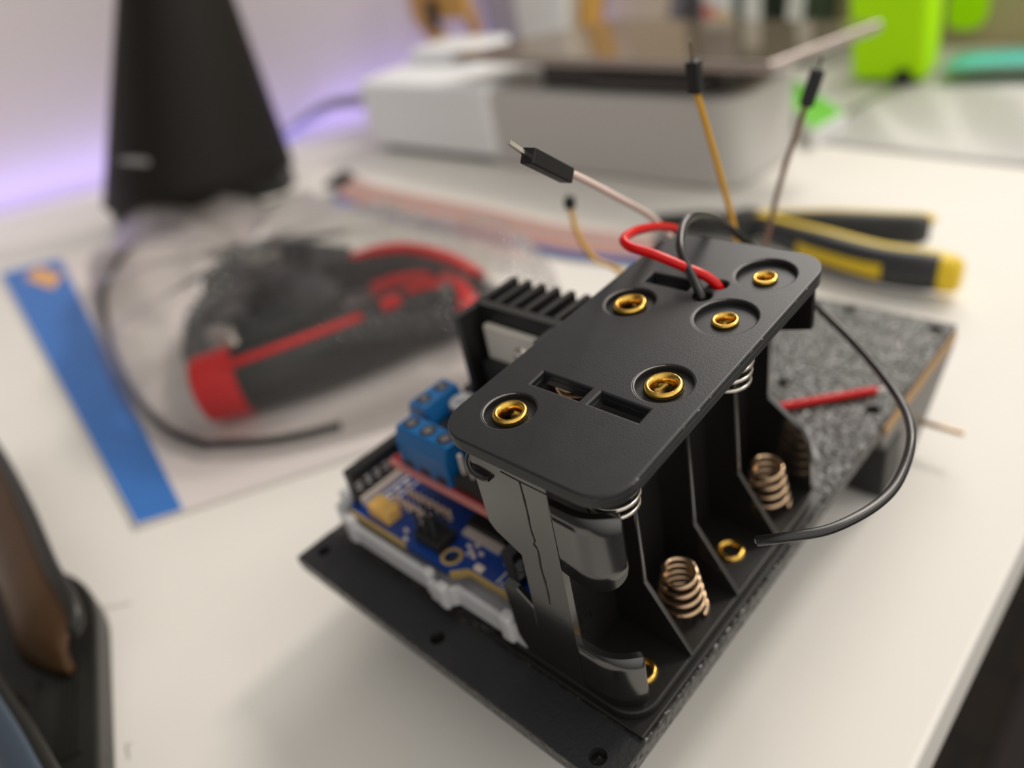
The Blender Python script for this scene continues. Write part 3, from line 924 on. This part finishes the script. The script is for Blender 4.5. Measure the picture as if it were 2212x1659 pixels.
# ------------------------------------------------------------------ things behind and beside the printer
bn = thing('mini_bin', 'lime green miniature wheelie bin at the back of the desk', 'bin', (-92, 445, 0))
v = []
for z, e in ((3, 0), (90, 6)):
    v += [(-114 - e, 429 - e, z), (-72 - e * .7, 429 - e, z), (-76 - e * .7, 462 + e, z), (-114 - e, 462 + e, z)]
obj('bin_body', MB().add(v, [(0, 1, 2, 3), (4, 5, 6, 7), (0, 1, 5, 4), (1, 2, 6, 5), (2, 3, 7, 6), (3, 0, 4, 7)]), 'lime', bn, bevel=3)
for x in (-84, -108):
    if x > -100:
        obj('wheel', cyl((x, 426.5, 5), 5, 5, 20, 'y'), 'matte', bn)
    else:
        obj('wheel', cyl((x, 460, 5), 5, 6, 20, 'y'), 'matte', bn)
tg = obj('hanging_tag', prism(rrect(-90, -68, 10, 90, 8), 512, 519.5, 'y'), 'lime', label='lime yellow rounded tag hanging against the brown wall', cat='tag', bevel=1)
bx = thing('small_carton', 'small white carton with a bright green printed top beside the printer', 'box', (-110, 360, 0))
cq = [(-88, 322), (-82, 347), (-128, 404), (-146, 404)]
obj('carton_body', quad_slab(cq, 0, 10), 'offwhite', bx, bevel=.6)
obj('green_top', quad_slab([(-88, 321), (-84, 349), (-134, 401), (-149, 401)], 10, 10.3), 'green', bx)
obj('plastic_sheet', sheet(lambda u, v: (-100 + 190 * u + 18 * v, 330 + 130 * v - 20 * u, 0.15 + 2.2 * (math.sin(7 * u + 3 * v) ** 2) * math.sin(PI * v)), 24, 16, .25), 'bag', label='crumpled clear plastic sheet lying on the desk by the bin', cat='plastic sheet')
obj('teal_sheet', sheet(lambda u, v: (-66 + 130 * u, 432 + 34 * v + 8 * u, 8 + 2 * math.sin(5 * u)), 12, 4, .5), 'teal', label='flat teal plastic strip at the back right of the desk', cat='plastic sheet')

ws = thing('wooden_stand', 'ochre wooden stand with a slanted leg behind the printer', 'stand', (-370, 350, 0))
obj('board', box(-404, -346, 346, 352, 64, 110), 'ochre', ws, bevel=.5)
obj('leg', oriented_box((-398, 350, 66), (-338, 350, 3), 9), 'ochre', ws)
obj('leg', oriented_box((-352, 356, 66), (-352, 360, 0), 6), 'ochre', ws)
obj('clip', box(-384, -374, 342, 346, 58, 78), 'matte', ws, bevel=2)
wb = thing('white_box', 'pale grey and white box standing behind the printer plate', 'box', (-330, 396, 0))
obj('side_face', box(-371, -337.5, 387, 410, 0, 120), 'palegrey', wb, bevel=1)
obj('front_face', box(-338, -293, 385, 410, 0, 120), 'offwhite', wb, bevel=2)
obj('ochre_board', oriented_box((-288, 394, 0), (-272, 406, 120), 6, (0, 1, 0), 20), 'ochre', label='leaning ochre board to the right of the white box', cat='board')

for nm, lab, x0, x1, m_, lean, y in (
        ('folder', 'cream folder leaning against the wall behind the glass plate', -331, -275, 'cream', 14, 470),
        ('folder', 'thin grey folder leaning beside the cream folder', -273, -264, 'cable', 14, 470),
        ('book', 'dark grey book upright against the back wall', -249, -238, 'darkgrey', 0, 468),
        ('book', 'dark green book with a white spine stripe nearer the book pack', -211, -186, 'darkgreen', 0, 468),
        ('book', 'dark green book with a white spine stripe nearer the green bin', -183, -160, 'darkgreen', 6, 468)):
    mb = box(x0, x1, y, y + 40, 0, 130).map(lambda q, l=lean: (q[0] + l * q[2] / 60, q[1], q[2]))
    if m_ == 'darkgreen':
        t = thing(nm, lab, 'book', ((x0 + x1) / 2, y + 20, 0), 'items along the back wall')
        obj('cover', mb, m_, t, bevel=.6)
        obj('spine_stripe', box(x0 + 6, x1 - 6, y - .4, y + .1, 20, 110).map(lambda q, l=lean: (q[0] + l * q[2] / 60, q[1], q[2])), 'offwhite', t)
    else:
        obj(nm, mb, m_, label=lab, cat=nm, group='items along the back wall', bevel=.6)
pb = thing('packet', 'white packet with pink and yellow print between the dark books', 'packet', (-218, 486, 0), 'items along the back wall')
obj('packet_body', box(-236.5, -213, 466, 500, 0, 95), 'offwhite', pb, bevel=3)
obj('yellow_print', box(-225, -215, 465.6, 466.2, 24, 36), 'amber', pb)
obj('pink_print', box(-235, -226, 465.6, 466.2, 24, 42), 'pink', pb)
obj('grey_cable', tube(smoothline([(-470, 238, 4), (-468, 247, 6), (-462, 262, 12), (-452, 272, 18), (-440, 281, 22), (-424, 288, 23), (-405, 296, 20), (-390, 310, 8), (-386, 330, 4)], 8), 4.2, 12), 'cable', label='grey cable looping on the desk between the wall and the printer', cat='cable')
for a_, lab in (([(-64.3, -57, .2), (-66, -56.5, .2), (-68, -56, .2), (-67.4, -55, .2)], 'fine curled hair on the desk near the lower edge'), ([(-115.8, -43.1, .2), (-112, -40, .2), (-109.2, -36.7, .2)], 'fine straight hair on the desk beside the dark case')):
    obj('hair_strand', tube(smoothline(a_, 6), .07, 5), 'hair', label=lab, cat='hair', group='hairs on the desk')

# ------------------------------------------------------------------ dark battery case at the lower left
cs = thing('battery_case', 'dark olive battery case lying at the lower left corner of the desk', 'battery holder', (-120, -75, 0))
e, nn = Vector((-.932, .362, 0)), Vector((-.362, -.932, 0))
o0 = Vector((-60, -61.6, 0))


def loc(s, t, z):
    q = o0 + e * s + nn * t
    return (q.x, q.y, z)


fl_ = [(-50, 0)] + [(45 + 40 * math.sin(math.radians(3 * k)), 40 - 40 * math.cos(math.radians(3 * k))) for k in range(31)] + [(85, 90), (-50, 90)]
obj('case_floor', MB().join(prism(fl_, 0, 8)).map(lambda q: loc(q[0], q[1], q[2])), 'case', cs, bevel=.8)
rimp = smoothline([(-215, -36.8, 20), (-185.1, -38.1, 20), (-146.2, -42, 20), (-115.4, -46.2, 20), (-98.9, -47.6, 19.5), (-92.6, -49.4, 17.5), (-93.5, -52.5, 14)], 8)


def wellwall(u, v):
    q = rimp[min(int(u * (len(rimp) - 1)), len(rimp) - 1)]
    a_ = v * PI / 2
    k_ = 16 * (1 - .85 * max(0, u - .55) / .45)
    dz = 9.5 * (1 - .6 * max(0, u - .55) / .45)
    return (q.x + 4 * v, q.y - k_ * math.sin(a_), q.z - dz * (1 - math.cos(a_)) - 2 * v)


obj('cell_well', sheet(wellwall, len(rimp) - 1, 8, .8), 'warmreflect', cs, label='inner wall of the cell well, warm reflection put into its brown colour')
obj('well_lip', tube(rimp, 1.7, 12), 'case', cs)
rim2 = smoothline([(-110, -67.4, 20), (-86.3, -67.1, 20), (-69.6, -66.7, 20), (-55.8, -66.8, 20), (-36, -67, 20)], 8)
obj('well_lip', tube(rim2, 1.2, 12), 'case', cs)
obj('lower_strip', sheet(lambda u, v: (lambda q: (q.x - 2 - 6 * v, q.y - 1 - 9 * v, q.z + .8 - 6 * v * v))(rim2[min(int(u * (len(rim2) - 1)), len(rim2) - 1)]), len(rim2) - 1, 6, .5), 'bluegrey', cs, label='blue-grey strip beside the lower lip')  # blue-grey metallic sheet running along the lower lip
obj('voltage_mark', text('1.5V', 8, .7, tuple(-nn), tuple(e), (-94.5, -77.5, 8.1)), 'case', cs)
for k in range(4):
    obj('rib', prism([loc(6, 3.6 + k * 1.3, 0)[:2], loc(34, 3.6 + k * 1.3, 0)[:2], loc(34, 4.1 + k * 1.3, 0)[:2], loc(6, 4.1 + k * 1.3, 0)[:2]], 7.9, 8.7), 'case', cs)
